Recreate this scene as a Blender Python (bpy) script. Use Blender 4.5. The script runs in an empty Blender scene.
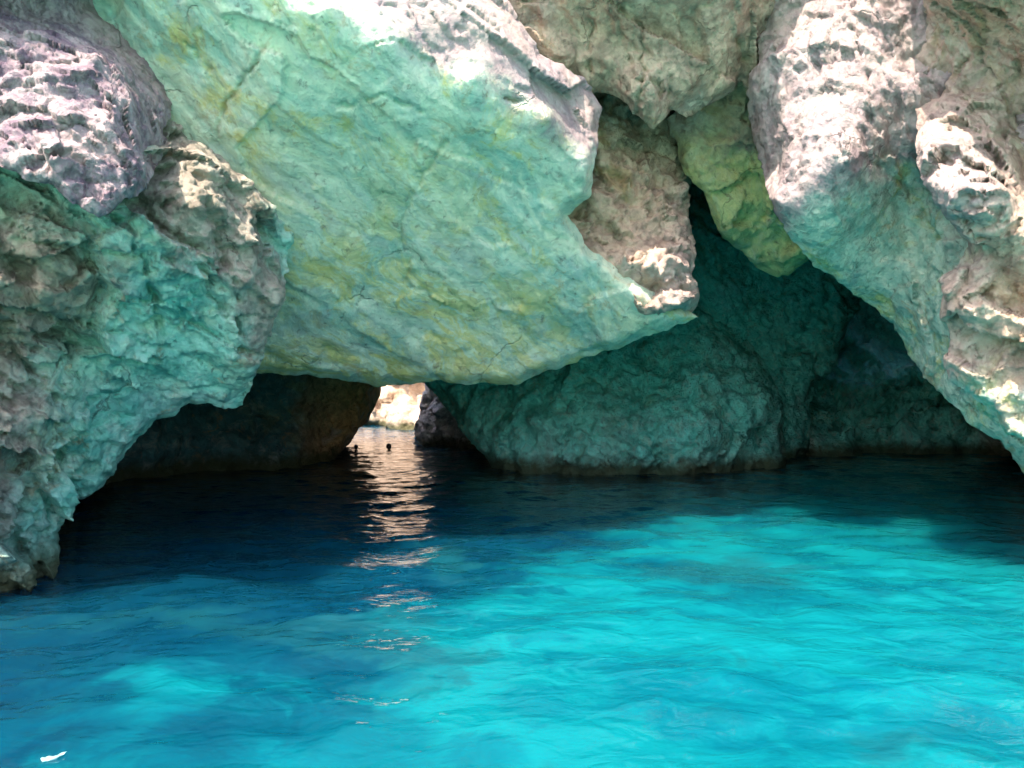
import bpy, math, random
import numpy as np
from mathutils import Vector
from mathutils.geometry import delaunay_2d_cdt

random.seed(7)
scene = bpy.context.scene
COL = scene.collection

# ------------------------------------------------------------------ camera maths
F_PX, CX, CY, CAM_H = 804.0, 512.0, 384.0, 2.4
CAM = np.array([0.0, 0.0, CAM_H])

def world(px, py, d):
    """a point d metres into the scene that is seen at (px, py)"""
    px, py, d = np.asarray(px, float), np.asarray(py, float), np.asarray(d, float)
    return np.stack([d * (px - CX) / F_PX, d, CAM_H + d * (CY - py) / F_PX], -1)

# ------------------------------------------------------------------ numpy noise
def _hash(ix, iy, iz, seed):
    h = (ix.astype(np.int64) * 374761393 + iy.astype(np.int64) * 668265263 + iz.astype(np.int64) * 2147483647 + seed * 1274126177) & 0xFFFFFFFF
    h = ((h ^ (h >> 13)) * 1274126177) & 0xFFFFFFFF
    h = ((h ^ (h >> 16)) * 2246822519) & 0xFFFFFFFF
    return h ^ (h >> 15)

def _rnd(ix, iy, iz, seed):
    return _hash(ix, iy, iz, seed).astype(np.float64) / 4294967295.0

def perlin(p, seed=0):
    i = np.floor(p).astype(np.int64)
    f = p - i
    u = f * f * f * (f * (f * 6 - 15) + 10)
    out = 0.0
    for dx in (0, 1):
        for dy in (0, 1):
            for dz in (0, 1):
                h = _hash(i[:, 0] + dx, i[:, 1] + dy, i[:, 2] + dz, seed)
                g = np.stack([(h & 1023) / 511.5 - 1, ((h >> 10) & 1023) / 511.5 - 1, ((h >> 20) & 1023) / 511.5 - 1], -1)
                w = (u[:, 0] if dx else 1 - u[:, 0]) * (u[:, 1] if dy else 1 - u[:, 1]) * (u[:, 2] if dz else 1 - u[:, 2])
                out = out + w * (g[:, 0] * (f[:, 0] - dx) + g[:, 1] * (f[:, 1] - dy) + g[:, 2] * (f[:, 2] - dz))
    return out

def fbm(p, octaves=4, seed=0, gain=0.5, lac=2.03):
    a, s, out = 1.0, 1.0, 0.0
    for k in range(octaves):
        out = out + a * perlin(p * s + 17.3 * k, seed + k)
        a *= gain
        s *= lac
    return out

def ridged(p, octaves=4, seed=0, gain=0.5, lac=2.1):
    a, s, out = 1.0, 1.0, 0.0
    for k in range(octaves):
        out = out + a * (1 - 2.2 * np.abs(perlin(p * s + 9.1 * k, seed + k)))
        a *= gain
        s *= lac
    return out

def _rots(seed, n=16):
    rng = np.random.default_rng(seed)
    out = []
    for _ in range(n):
        q, r = np.linalg.qr(rng.normal(size=(3, 3)))
        out.append(q * np.sign(np.diag(r)))
    return np.array(out)

def facets(p, seed=0):
    """broken rock: the union of many tilted blocks, flat faces meeting at sharp edges, with small offsets along joints"""
    i = np.floor(p).astype(np.int64)
    best = np.full(len(p), -9e9)
    near = np.full(len(p), 9e9)
    off = np.zeros(len(p))
    R = _rots(seed)
    for dx in (-1, 0, 1):
        for dy in (-1, 0, 1):
            for dz in (-1, 0, 1):
                jx, jy, jz = i[:, 0] + dx, i[:, 1] + dy, i[:, 2] + dz
                h = _hash(jx, jy, jz, seed + 3)
                c = np.stack([jx + _rnd(jx, jy, jz, seed), jy + _rnd(jx, jy, jz, seed + 1), jz + _rnd(jx, jy, jz, seed + 2)], -1)
                q = p - c
                u = np.einsum('nij,nj->ni', R[h % 16], q)
                r = ((h >> 8) & 1023) / 1023.0
                best = np.maximum(best, 0.55 * r - np.abs(u).max(1))
                dd = (q * q).sum(1)
                off = np.where(dd < near, ((h >> 18) & 1023) / 1023.0 - 0.5, off)
                near = np.minimum(near, dd)
    return best + 0.35, off

def shards(p, seed=0):
    """every Voronoi cell is one flat tilted face with its own height: split, stepped rock"""
    i = np.floor(p).astype(np.int64)
    near = np.full(len(p), 9e9)
    val = np.zeros(len(p))
    for dx in (-1, 0, 1):
        for dy in (-1, 0, 1):
            for dz in (-1, 0, 1):
                jx, jy, jz = i[:, 0] + dx, i[:, 1] + dy, i[:, 2] + dz
                h, g = _hash(jx, jy, jz, seed + 3), _hash(jx, jy, jz, seed + 4)
                q = p - np.stack([jx + _rnd(jx, jy, jz, seed), jy + _rnd(jx, jy, jz, seed + 1), jz + _rnd(jx, jy, jz, seed + 2)], -1)
                t = np.stack([h & 1023, (h >> 10) & 1023, (h >> 20) & 1023], -1) / 511.5 - 1
                dd = (q * q).sum(1)
                val = np.where(dd < near, (q * t).sum(1) + ((g & 1023) / 1023.0 - 0.5) * 0.45, val)
                near = np.minimum(near, dd)
    return val

# ------------------------------------------------------------------ helpers
def rbf(ctrl, vals, pts):
    """smooth interpolation of scattered control values (kernel r, linear tail)"""
    c = np.asarray(ctrl, float) / 100.0
    q = np.asarray(pts, float) / 100.0
    n = len(c)
    A = np.zeros((n + 3, n + 3))
    A[:n, :n] = np.linalg.norm(c[:, None] - c[None], axis=2)
    A[:n, n:] = np.hstack([np.ones((n, 1)), c])
    A[n:, :n] = A[:n, n:].T
    b = np.zeros((n + 3, vals.shape[1]))
    b[:n] = vals
    w = np.linalg.solve(A, b)
    out = np.empty((len(q), vals.shape[1]))
    for s in range(0, len(q), 20000):
        e = q[s:s + 20000]
        K = np.linalg.norm(e[:, None] - c[None], axis=2)
        out[s:s + 20000] = K @ w[:n] + w[n] + e @ w[n + 1:]
    return out

def poly_dist(pts, poly, closed=True):
    P = np.asarray(poly, float)
    Q = np.roll(P, -1, 0) if closed else P[1:]
    P = P if closed else P[:-1]
    best = np.full(len(pts), 9e9)
    for a, b in zip(P, Q):
        ab = b - a
        t = np.clip(((pts - a) @ ab) / max(ab @ ab, 1e-9), 0, 1)
        best = np.minimum(best, np.linalg.norm(pts - a - t[:, None] * ab, axis=1))
    return best

def inside(pts, poly):
    P = np.asarray(poly, float)
    r = np.zeros(len(pts), bool)
    j = len(P) - 1
    for i in range(len(P)):
        (xi, yi), (xj, yj) = P[i], P[j]
        if yi != yj:
            hit = ((yi > pts[:, 1]) != (yj > pts[:, 1])) & (pts[:, 0] < (xj - xi) * (pts[:, 1] - yi) / (yj - yi) + xi)
            r ^= hit
        j = i
    return r

def rough_outline(poly, step, amp, seed):
    P = np.asarray(poly, float)
    out = []
    for a, b in zip(P, np.roll(P, -1, 0)):
        n = max(1, int(np.linalg.norm(b - a) / step))
        for k in range(n):
            out.append(a + (b - a) * k / n)
    O = np.array(out)
    q = np.hstack([O / 26.0, np.full((len(O), 1), 0.37)])
    O = O + amp * np.stack([fbm(q, 4, seed, 0.6), fbm(q + 40, 4, seed + 9, 0.6)], -1)
    return O

def vert_normals(V, T):
    n = np.cross(V[T[:, 1]] - V[T[:, 0]], V[T[:, 2]] - V[T[:, 0]])
    N = np.zeros_like(V)
    for k in range(3):
        for a in range(3):
            N[:, a] += np.bincount(T[:, k], n[:, a], len(V))
    return N / np.maximum(np.linalg.norm(N, axis=1, keepdims=True), 1e-12)

def mesh_object(name, V, faces, mat, attrs=None, smooth=True, origin=None, parent=None):
    o0 = np.zeros(3) if origin is None else np.asarray(origin, float)
    me = bpy.data.meshes.new(name)
    me.from_pydata((np.asarray(V) - o0).tolist(), [], [list(map(int, f)) for f in faces])
    for k, v in (attrs or {}).items():
        at = me.attributes.new(k, 'FLOAT', 'POINT')
        at.data.foreach_set('value', np.asarray(v, np.float32))
    if smooth:
        me.polygons.foreach_set('use_smooth', [True] * len(me.polygons))
    me.update()
    ob = bpy.data.objects.new(name, me)
    ob.location = o0
    me.materials.append(mat)
    COL.objects.link(ob)
    if parent is not None:
        ob.parent = parent
        ob.location = o0 - np.array(parent.location)
    return ob

def tag(o, label, cat, group=None):
    o['label'] = label
    o['category'] = cat
    o['kind'] = 'thing'
    if group:
        o['group'] = group

# ------------------------------------------------------------------ materials
E1 = np.array([0.581, 0.66, -0.475])             # bedding direction on the slab
E3 = np.array([0.0, -0.67, -0.74])
E3 = E3 - E1 * (E3 @ E1)
E1, E3 = E1 / np.linalg.norm(E1), E3 / np.linalg.norm(E3)
E2 = np.cross(E3, E1)

class Nodes:
    def __init__(self, mat):
        mat.use_nodes = True
        self.t = mat.node_tree
        self.t.nodes.clear()
    def n(self, kind, **kw):
        nd = self.t.nodes.new(kind)
        for k, v in kw.items():
            if k.startswith('i_'):
                nd.inputs[k[2:].replace('_', ' ')].default_value = v
            else:
                setattr(nd, k, v)
        return nd
    def l(self, a, b):
        self.t.links.new(a, b)
    def math(self, op, a, b=None, clamp=False):
        m = self.n('ShaderNodeMath', operation=op, use_clamp=clamp)
        for k, x in enumerate((a, b)):
            if x is None:
                continue
            if isinstance(x, (int, float)):
                m.inputs[k].default_value = x
            else:
                self.l(x, m.inputs[k])
        return m.outputs[0]
    def mix(self, f, a, b, blend='MIX'):
        m = self.n('ShaderNodeMix', data_type='RGBA', blend_type=blend)
        for s, x in ((m.inputs[0], f), (m.inputs[6], a), (m.inputs[7], b)):
            if isinstance(x, (int, float)):
                s.default_value = x
            elif isinstance(x, tuple):
                s.default_value = (*x, 1.0)
            else:
                self.l(x, s)
        return m.outputs[2]
    def ramp(self, f, lo, hi):
        m = self.n('ShaderNodeMapRange', interpolation_type='SMOOTHSTEP')
        self.l(f, m.inputs[0])
        m.inputs[1].default_value, m.inputs[2].default_value = lo, hi
        return m.outputs[0]
    def noise(self, vec, scale, detail=5, rough=0.55, dist=0.0, off=(0, 0, 0), stretch=(1, 1, 1), rot=(0, 0, 0)):
        mp = self.n('ShaderNodeMapping')
        mp.inputs['Location'].default_value = off
        mp.inputs['Scale'].default_value = stretch
        mp.inputs['Rotation'].default_value = rot
        self.l(vec, mp.inputs[0])
        nz = self.n('ShaderNodeTexNoise')
        nz.inputs['Scale'].default_value = scale
        nz.inputs['Detail'].default_value = detail
        nz.inputs['Roughness'].default_value = rough
        nz.inputs['Distortion'].default_value = dist
        self.l(mp.outputs[0], nz.inputs['Vector'])
        return nz.outputs[0]
    def attr(self, name):
        return self.n('ShaderNodeAttribute', attribute_name=name).outputs['Fac']

def rock_material(name, pale=(0.40, 0.32, 0.305), dark=(0.29, 0.22, 0.23), tan=(0.36, 0.29, 0.21), green=(0.57, 0.60, 0.48),
                  moss=(0.31, 0.46, 0.38), yellow=(0.58, 0.47, 0.16), bump=0.6, scale=1.0, yellow_amt=1.0, chip=1.0, rusty=0.6):
    mat = bpy.data.materials.new(name)
    N = Nodes(mat)
    pos = N.n('ShaderNodeTexCoord').outputs['Object']
    cmb = N.n('ShaderNodeCombineXYZ')
    for k, (e, sc) in enumerate(((E1, 0.50), (E2, 1.35), (E3, 0.8))):
        dt = N.n('ShaderNodeVectorMath', operation='DOT_PRODUCT')
        N.l(pos, dt.inputs[0])
        dt.inputs[1].default_value = tuple(e * sc)
        N.l(dt.outputs['Value'], cmb.inputs[k])
    lw = N.n('ShaderNodeTexNoise')
    lw.inputs['Scale'].default_value = 0.8 * scale
    lw.inputs['Detail'].default_value = 5
    N.l(pos, lw.inputs['Vector'])
    la = N.n('ShaderNodeVectorMath', operation='MULTIPLY_ADD')
    N.l(lw.outputs['Color'], la.inputs[0])
    la.inputs[1].default_value = (1.3, 1.3, 1.3)
    N.l(cmb.outputs[0], la.inputs[2])
    lay = la.outputs[0]
    wn = N.n('ShaderNodeTexNoise')
    wn.inputs['Scale'].default_value = 2.2 * scale
    wn.inputs['Detail'].default_value = 5
    N.l(pos, wn.inputs['Vector'])
    wv = N.n('ShaderNodeVectorMath', operation='MULTIPLY_ADD')
    N.l(wn.outputs['Color'], wv.inputs[0])
    wv.inputs[1].default_value = (0.8, 0.8, 0.8)
    N.l(pos, wv.inputs[2])
    warped = wv.outputs[0]
    big = N.noise(pos, 0.55 * scale, 5, 0.6, 0.6)
    mid = N.noise(pos, 2.4 * scale, 8, 0.68, 0.4, (3, 8, 1))
    fine = N.noise(pos, 11 * scale, 6, 0.72, 0.2, (7, 2, 4))
    streak = N.noise(lay, 1.1 * scale, 8, 0.66, 0.7, (1, 5, 9))
    streak2 = N.noise(lay, 0.9 * scale, 6, 0.62, 1.1, (11, 3, 5))
    streak3 = N.noise(lay, 5.0 * scale, 5, 0.65, 0.5, (2, 13, 5))
    g, t, o = N.attr('green'), N.attr('tan'), N.attr('ochre')
    base = N.mix(N.ramp(mid, 0.36, 0.62), dark, pale)
    base = N.mix(N.math('MULTIPLY', N.ramp(fine, 0.50, 0.70), 0.5), base, tuple(min(1, c * 1.25) for c in pale))
    base = N.mix(N.math('MULTIPLY', N.ramp(big, 0.5, 0.68), 0.5), base, (pale[0] * 1.05, pale[1] * 0.93, pale[2] * 0.80))
    tanc = N.mix(N.ramp(mid, 0.34, 0.62), tuple(c * 0.55 for c in tan), tan)
    tanc = N.mix(N.math('MULTIPLY', N.ramp(big, 0.50, 0.66), 0.6), tanc, (0.62, 0.50, 0.43))
    tanc = N.mix(N.math('MULTIPLY', N.ramp(streak2, 0.58, 0.70), 0.65), tanc, (0.38, 0.23, 0.08))
    col = N.mix(t, base, tanc)
    gc = N.mix(N.ramp(streak, 0.36, 0.60), moss, green)
    gc = N.mix(N.math('MULTIPLY', N.ramp(mid, 0.50, 0.68), 0.6), gc, tuple(0.35 * c + 0.65 * x for c, x in zip(green, (0.58, 0.56, 0.50))))
    gc = N.mix(N.math('MULTIPLY', N.math('MULTIPLY', N.ramp(streak2, 0.50, 0.64), N.ramp(N.noise(pos, 1.5 * scale, 7, 0.7, 0.6, (41, 3, 8)), 0.44, 0.60)), 0.8 * yellow_amt), gc, yellow)
    gold = N.noise(lay, 1.6 * scale, 7, 0.68, 0.6, (51, 23, 5))
    gc = N.mix(N.math('MULTIPLY', N.math('MULTIPLY', N.ramp(gold, 0.44, 0.60), t), 0.85), gc, (0.62, 0.48, 0.14))
    gc = N.mix(N.math('MULTIPLY', N.ramp(N.noise(lay, 0.75 * scale, 6, 0.6, 0.8, (21, 2, 8)), 0.54, 0.68), 0.55), gc, tuple(0.4 * c + 0.6 * x for c, x in zip(moss, (0.36, 0.36, 0.40))))
    gc = N.mix(N.math('MULTIPLY', N.ramp(streak3, 0.52, 0.66), 0.35), gc, tuple(min(1, c * 1.3) for c in green))
    gc = N.mix(N.math('MULTIPLY', N.ramp(streak3, 0.46, 0.34), 0.35), gc, tuple(c * 0.5 for c in moss))
    rust = N.noise(pos, 1.9 * scale, 7, 0.7, 0.7, (31, 12, 8))
    gc = N.mix(N.math('MULTIPLY', N.ramp(rust, 0.56, 0.68), rusty), gc, (0.40, 0.25, 0.12))
    gc = N.mix(N.math('MULTIPLY', N.ramp(rust, 0.42, 0.30), 0.6 * rusty), gc, (0.66, 0.57, 0.45))
    gm = N.ramp(N.math('ADD', N.math('ADD', g, N.math('MULTIPLY', N.math('SUBTRACT', mid, 0.5), 0.9)), N.math('MULTIPLY', N.math('SUBTRACT', big, 0.5), 0.7)), 0.25, 0.75)
    col = N.mix(gm, col, gc)
    col = N.mix(o, col, (0.20, 0.13, 0.05))
    # joints and pits
    v1 = N.n('ShaderNodeTexVoronoi', feature='DISTANCE_TO_EDGE')
    v1.inputs['Scale'].default_value = 0.9 * scale
    N.l(warped, v1.inputs['Vector'])
    joint = N.math('MULTIPLY', N.ramp(v1.outputs['Distance'], 0.022, 0.0), N.ramp(N.noise(pos, 0.9 * scale, 4, 0.6, 0, (3, 3, 9)), 0.54, 0.66))
    col = N.mix(N.math('MULTIPLY', joint, 0.4), col, (0.07, 0.055, 0.045))
    pit = N.ramp(N.noise(pos, 6.5 * scale, 8, 0.75, 0.5, (5, 5, 2)), 0.57, 0.69)
    col = N.mix(N.math('MULTIPLY', pit, 0.5), col, (0.13, 0.11, 0.10))
    # weedy, wet band at the waterline
    geo = N.n('ShaderNodeNewGeometry')
    z = N.n('ShaderNodeSeparateXYZ')
    N.l(geo.outputs['Position'], z.inputs[0])
    zz = N.math('ADD', z.outputs[2], N.math('MULTIPLY', N.math('SUBTRACT', mid, 0.5), 0.6))
    wet = N.n('ShaderNodeMapRange', interpolation_type='SMOOTHSTEP')
    N.l(zz, wet.inputs[0])
    wet.inputs[1].default_value, wet.inputs[2].default_value, wet.inputs[3].default_value, wet.inputs[4].default_value = 0.12, 0.60, 0.9, 0.0
    col = N.mix(wet.outputs[0], col, (0.055, 0.060, 0.020))
    def chips(size, vec):
        v = N.n('ShaderNodeTexVoronoi', feature='F1')
        v.inputs['Scale'].default_value = size
        N.l(vec, v.inputs['Vector'])
        q = N.n('ShaderNodeVectorMath', operation='SUBTRACT')
        N.l(vec, q.inputs[0])
        N.l(v.outputs['Position'], q.inputs[1])
        t = N.n('ShaderNodeVectorMath', operation='SUBTRACT')
        N.l(v.outputs['Color'], t.inputs[0])
        t.inputs[1].default_value = (0.5, 0.5, 0.5)
        d = N.n('ShaderNodeVectorMath', operation='DOT_PRODUCT')
        N.l(q.outputs[0], d.inputs[0])
        N.l(t.outputs[0], d.inputs[1])
        sp = N.n('ShaderNodeSeparateColor')
        N.l(v.outputs['Color'], sp.inputs[0])
        return N.math('ADD', N.math('MULTIPLY', d.outputs['Value'], 2.0), N.math('MULTIPLY', sp.outputs[0], 0.25 / size)), sp.outputs[1]
    wv2 = N.n('ShaderNodeVectorMath', operation='MULTIPLY_ADD')
    N.l(wn.outputs['Color'], wv2.inputs[0])
    wv2.inputs[1].default_value = (0.22, 0.22, 0.22)
    N.l(pos, wv2.inputs[2])
    c1, _ = chips(3.2 * scale, wv2.outputs[0])
    c2, _ = chips(8.5 * scale, wv2.outputs[0])
    c3, _ = chips(21 * scale, wv2.outputs[0])
    hb = N.math('MULTIPLY', mid, 0.22)
    hb = N.math('ADD', hb, N.math('MULTIPLY', fine, 0.13))
    hb = N.math('ADD', hb, N.math('MULTIPLY', N.noise(pos, 34 * scale, 4, 0.7), 0.06))
    hb = N.math('ADD', hb, N.math('MULTIPLY', streak, 0.16))
    hb = N.math('ADD', hb, N.math('MULTIPLY', streak3, 0.10))
    for c in (c1, c2, c3):
        hb = N.math('ADD', hb, N.math('MULTIPLY', c, 1.6 * chip))
    hb = N.math('SUBTRACT', hb, N.math('MULTIPLY', joint, 0.22))
    hb = N.math('SUBTRACT', hb, N.math('MULTIPLY', pit, 0.12))
    bp = N.n('ShaderNodeBump')
    bp.inputs['Strength'].default_value = bump
    bp.inputs['Distance'].default_value = 0.25
    N.l(hb, bp.inputs['Height'])
    bs = N.n('ShaderNodeBsdfPrincipled')
    N.l(col, bs.inputs['Base Color'])
    bs.inputs['Roughness'].default_value = 0.85
    bs.inputs['Specular IOR Level'].default_value = 0.25
    N.l(bp.outputs[0], bs.inputs['Normal'])
    out = N.n('ShaderNodeOutputMaterial')
    N.l(bs.outputs[0], out.inputs[0])
    return mat

def plain_material(name, color, rough=0.6, bump=0.0, scale=30.0, vary=0.25):
    mat = bpy.data.materials.new(name)
    N = Nodes(mat)
    pos = N.n('ShaderNodeTexCoord').outputs['Object']
    nz = N.noise(pos, scale, 4, 0.6)
    bs = N.n('ShaderNodeBsdfPrincipled')
    N.l(N.mix(nz, tuple(c * (1 - vary) for c in color), tuple(min(1, c * (1 + vary)) for c in color)), bs.inputs['Base Color'])
    bs.inputs['Roughness'].default_value = rough
    if bump:
        bp = N.n('ShaderNodeBump')
        bp.inputs['Strength'].default_value = bump
        bp.inputs['Distance'].default_value = 0.02
        N.l(nz, bp.inputs['Height'])
        N.l(bp.outputs[0], bs.inputs['Normal'])
    out = N.n('ShaderNodeOutputMaterial')
    N.l(bs.outputs[0], out.inputs[0])
    return mat

# ------------------------------------------------------------------ rock builder
def strike_coords(V):
    """x along the bedding (down to the right in the cliff face), y out of the face, z across the bedding"""
    return V @ np.array([E1, E3, E2]).T

def rock(name, label, cat, outline, ctrl, mat, depth_back, step=3.0, jag=3.0, seed=1, roll=0.35, roll_w=9.0,
         lump=(0.22, 1.6), block=((0.12, 1.0), (0.05, 0.32)), ridge=(0.03, 0.5), bed=(0.0, 0.4), rough_at=None, cracks=(), group=None, aniso=(1, 1, 1), climb=0.0):
    O = rough_outline(outline, step * 1.0, jag, seed)
    x0, y0 = O.min(0)
    x1, y1 = O.max(0)
    gx, gy = np.meshgrid(np.arange(x0, x1, step), np.arange(y0, y1, step * 0.87))
    gx[1::2] += step / 2
    G = np.stack([gx.ravel(), gy.ravel()], -1)
    rng = np.random.default_rng(seed)
    G += rng.uniform(-0.25, 0.25, G.shape) * step
    G = G[inside(G, O)]
    G = G[poly_dist(G, O) > step * 0.55]
    n_o = len(O)
    pts = [Vector(p) for p in O.tolist()] + [Vector(p) for p in G.tolist()]
    r = delaunay_2d_cdt(pts, [], [list(range(n_o))], 1, 1e-4)
    XY = np.array([tuple(v) for v in r[0]])
    T = np.array([f for f in r[2] if len(f) == 3], int)
    a, b, c = XY[T[:, 0]], XY[T[:, 1]], XY[T[:, 2]]
    cr = (b[:, 0] - a[:, 0]) * (c[:, 1] - a[:, 1]) - (b[:, 1] - a[:, 1]) * (c[:, 0] - a[:, 0])
    T = T[np.abs(cr) > 1e-6]
    cr = cr[np.abs(cr) > 1e-6]
    T[cr > 0] = T[cr > 0][:, ::-1]            # faces look at the camera (pixel y runs down)
    C = np.array([k[:2] for k in ctrl], float)
    vals = np.array([[1.0 / k[2], k[3] if len(k) > 3 else 0.0, k[4] if len(k) > 4 else 0.0] for k in ctrl])
    R = rbf(C, vals, XY)
    d = 1.0 / np.clip(R[:, 0], 1 / 70.0, 1 / 4.0)
    green, tanv = np.clip(R[:, 1], 0, 1), np.clip(R[:, 2], 0, 1)
    de = poly_dist(XY, O)
    d = d + roll * np.exp(-(de / roll_w) ** 2)
    V = world(XY[:, 0], XY[:, 1], d)
    Nn = vert_normals(V, T)
    for _ in range(2):                          # one broad push direction: no fans of spikes at the corners
        tow = CAM - V
        tow = tow / np.linalg.norm(tow, axis=1, keepdims=True)
        Nn = 0.45 * Nn + 0.45 * Nn.mean(0) / np.linalg.norm(Nn.mean(0)) + 0.35 * tow
        Nn = Nn / np.linalg.norm(Nn, axis=1, keepdims=True)
    rough = np.ones(len(V))
    if rough_at is not None:
        rough = np.clip(rbf([k[:2] for k in rough_at], np.array([[k[2]] for k in rough_at]), XY)[:, 0], 0.05, 3)
    rough = rough * (1 - 0.6 * np.exp(-(de / 7.0) ** 2))        # calmer towards the rim, where the rock turns away
    A = np.array(aniso, float)
    W = V + 0.10 * np.stack([fbm(V * 1.1, 2, seed + 60), fbm(V * 1.1 + 9, 2, seed + 61), fbm(V * 1.1 + 18, 2, seed + 62)], -1)
    disp = lump[0] * fbm(V / lump[1], 3, seed + 10, 0.4) * (0.5 + 0.5 * rough)
    for k, (amp, size) in enumerate(block):
        v, e = facets(strike_coords(W) / size * A, seed + 30 + 10 * k)
        disp = disp + amp * size * rough * (0.55 * v + 0.9 * shards(strike_coords(W) / size * A, seed + 130 + 10 * k))
    disp = disp + ridge[0] * rough * ridged(V / ridge[1], 4, seed + 20)
    if bed[0]:
        S = strike_coords(W)
        disp = disp + bed[0] * fbm(np.stack([S[:, 0] * 0.22, S[:, 1] * 0.3, S[:, 2]], -1) / bed[1], 4, seed + 50)
    ochre = np.zeros(len(V))
    for poly, width, depth, och in cracks:
        wob = XY + 9.0 * np.stack([fbm(np.hstack([XY / 18, np.zeros((len(XY), 1))]), 3, seed + 70),
                                   fbm(np.hstack([XY / 18, np.ones((len(XY), 1)) * 5]), 3, seed + 71)], -1)
        dd = poly_dist(wob, poly, False)
        brk = np.clip(0.75 + 1.6 * fbm(np.hstack([XY / 14, np.full((len(XY), 1), 2.2)]), 2, seed + 75), 0.1, 1.0)
        k = np.exp(-(dd / (width * 0.62 * (0.55 + 0.6 * brk))) ** 2) * brk
        disp = disp - depth * k
        ochre = np.maximum(ochre, 0.8 * och * k)
    V = V + Nn * disp[:, None]
    # the body of the rock: walls that run back from the rim, closed behind
    cnt = {}
    for t in T:
        for i in range(3):
            e = (t[i], t[(i + 1) % 3])
            cnt[e] = True
    nxt = {e[0]: e[1] for e in cnt if (e[1], e[0]) not in cnt}
    loops, seen = [], set()
    for s in nxt:
        if s in seen:
            continue
        L, cur = [], s
        while cur not in seen and cur in nxt:
            seen.add(cur)
            L.append(cur)
            cur = nxt[cur]
        loops.append(L)
    L = max(loops, key=len)
    faces = [tuple(t) for t in T]
    Vs, nv = [V], len(V)
    prev = L
    rel = V[L] - CAM
    for k, s in enumerate((0.03, 0.10, 0.25, 0.5, 1.0)):
        ext = depth_back * s
        ring = CAM + rel * (1 + ext / rel[:, 1:2])
        ring[:, 2] += climb * max(0.0, ext - 0.8)
        if k < 4:
            q = ring / 0.9
            ring = ring + 0.12 * min(1, 2 * s + .1) * np.stack([np.zeros(len(L)), fbm(q, 3, seed + 81), np.zeros(len(L))], -1)
        ids = list(range(nv, nv + len(L)))
        Vs.append(ring)
        nv += len(L)
        for i in range(len(L)):
            j = (i + 1) % len(L)
            faces.append((prev[j], prev[i], ids[i], ids[j]))
        prev = ids
    back = Vs[-1].mean(0)
    Vs.append(back[None])
    for i in range(len(L)):
        faces.append((prev[(i + 1) % len(L)], prev[i], nv))
    nv += 1
    V2 = np.vstack(Vs)
    ex = len(V2) - len(V)
    li = np.array(L)
    def ext_attr(v):
        return np.concatenate([v] + [v[li]] * 5 + [v[:1]])
    base = V.mean(0)
    base[2] = max(0.0, V[:, 2].min())
    ob = mesh_object(name, V2, faces, mat, {'green': ext_attr(green), 'tan': ext_attr(tanv), 'ochre': ext_attr(ochre)}, True, base)
    tag(ob, label, cat, group)
    return ob

M_CRAG = rock_material('pink_limestone', bump=0.7)
M_PURPLE = rock_material('purple_pink_limestone', pale=(0.37, 0.285, 0.285), dark=(0.17, 0.115, 0.15), bump=0.8, chip=1.2)
M_SLAB = rock_material('green_stained_limestone', green=(0.60, 0.61, 0.46), bump=0.6, chip=0.42, rusty=0.5)
M_TAN = rock_material('tan_limestone', tan=(0.62, 0.43, 0.30), bump=0.7)
M_TONGUE = rock_material('yellow_green_limestone', green=(0.58, 0.54, 0.24), moss=(0.36, 0.42, 0.22), tan=(0.55, 0.40, 0.24), bump=0.65, chip=0.6, yellow_amt=0.9)
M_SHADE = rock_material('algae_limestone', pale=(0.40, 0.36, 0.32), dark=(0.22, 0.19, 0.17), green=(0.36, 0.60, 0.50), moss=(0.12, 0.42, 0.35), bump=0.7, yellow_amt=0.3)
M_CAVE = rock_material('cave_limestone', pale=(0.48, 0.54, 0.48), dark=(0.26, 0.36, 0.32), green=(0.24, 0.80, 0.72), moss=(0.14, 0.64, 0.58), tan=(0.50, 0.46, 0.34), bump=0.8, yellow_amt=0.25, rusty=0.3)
M_DARK = rock_material('shade_dark_limestone', pale=(0.14, 0.17, 0.18), dark=(0.06, 0.08, 0.09), green=(0.08, 0.20, 0.22), moss=(0.05, 0.13, 0.15), tan=(0.85, 0.46, 0.20), bump=0.7, yellow_amt=0.0)  # darkened for cave shade; the orange tan paints in light bounced from outside
M_FAR = rock_material('far_limestone', pale=(0.60, 0.47, 0.36), dark=(0.38, 0.27, 0.20), bump=0.5, scale=0.6)
M_STACK = rock_material('grey_limestone', pale=(0.74, 0.70, 0.76), dark=(0.34, 0.32, 0.37), bump=0.8)

GRP = 'rock masses of the sea cave'
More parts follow.
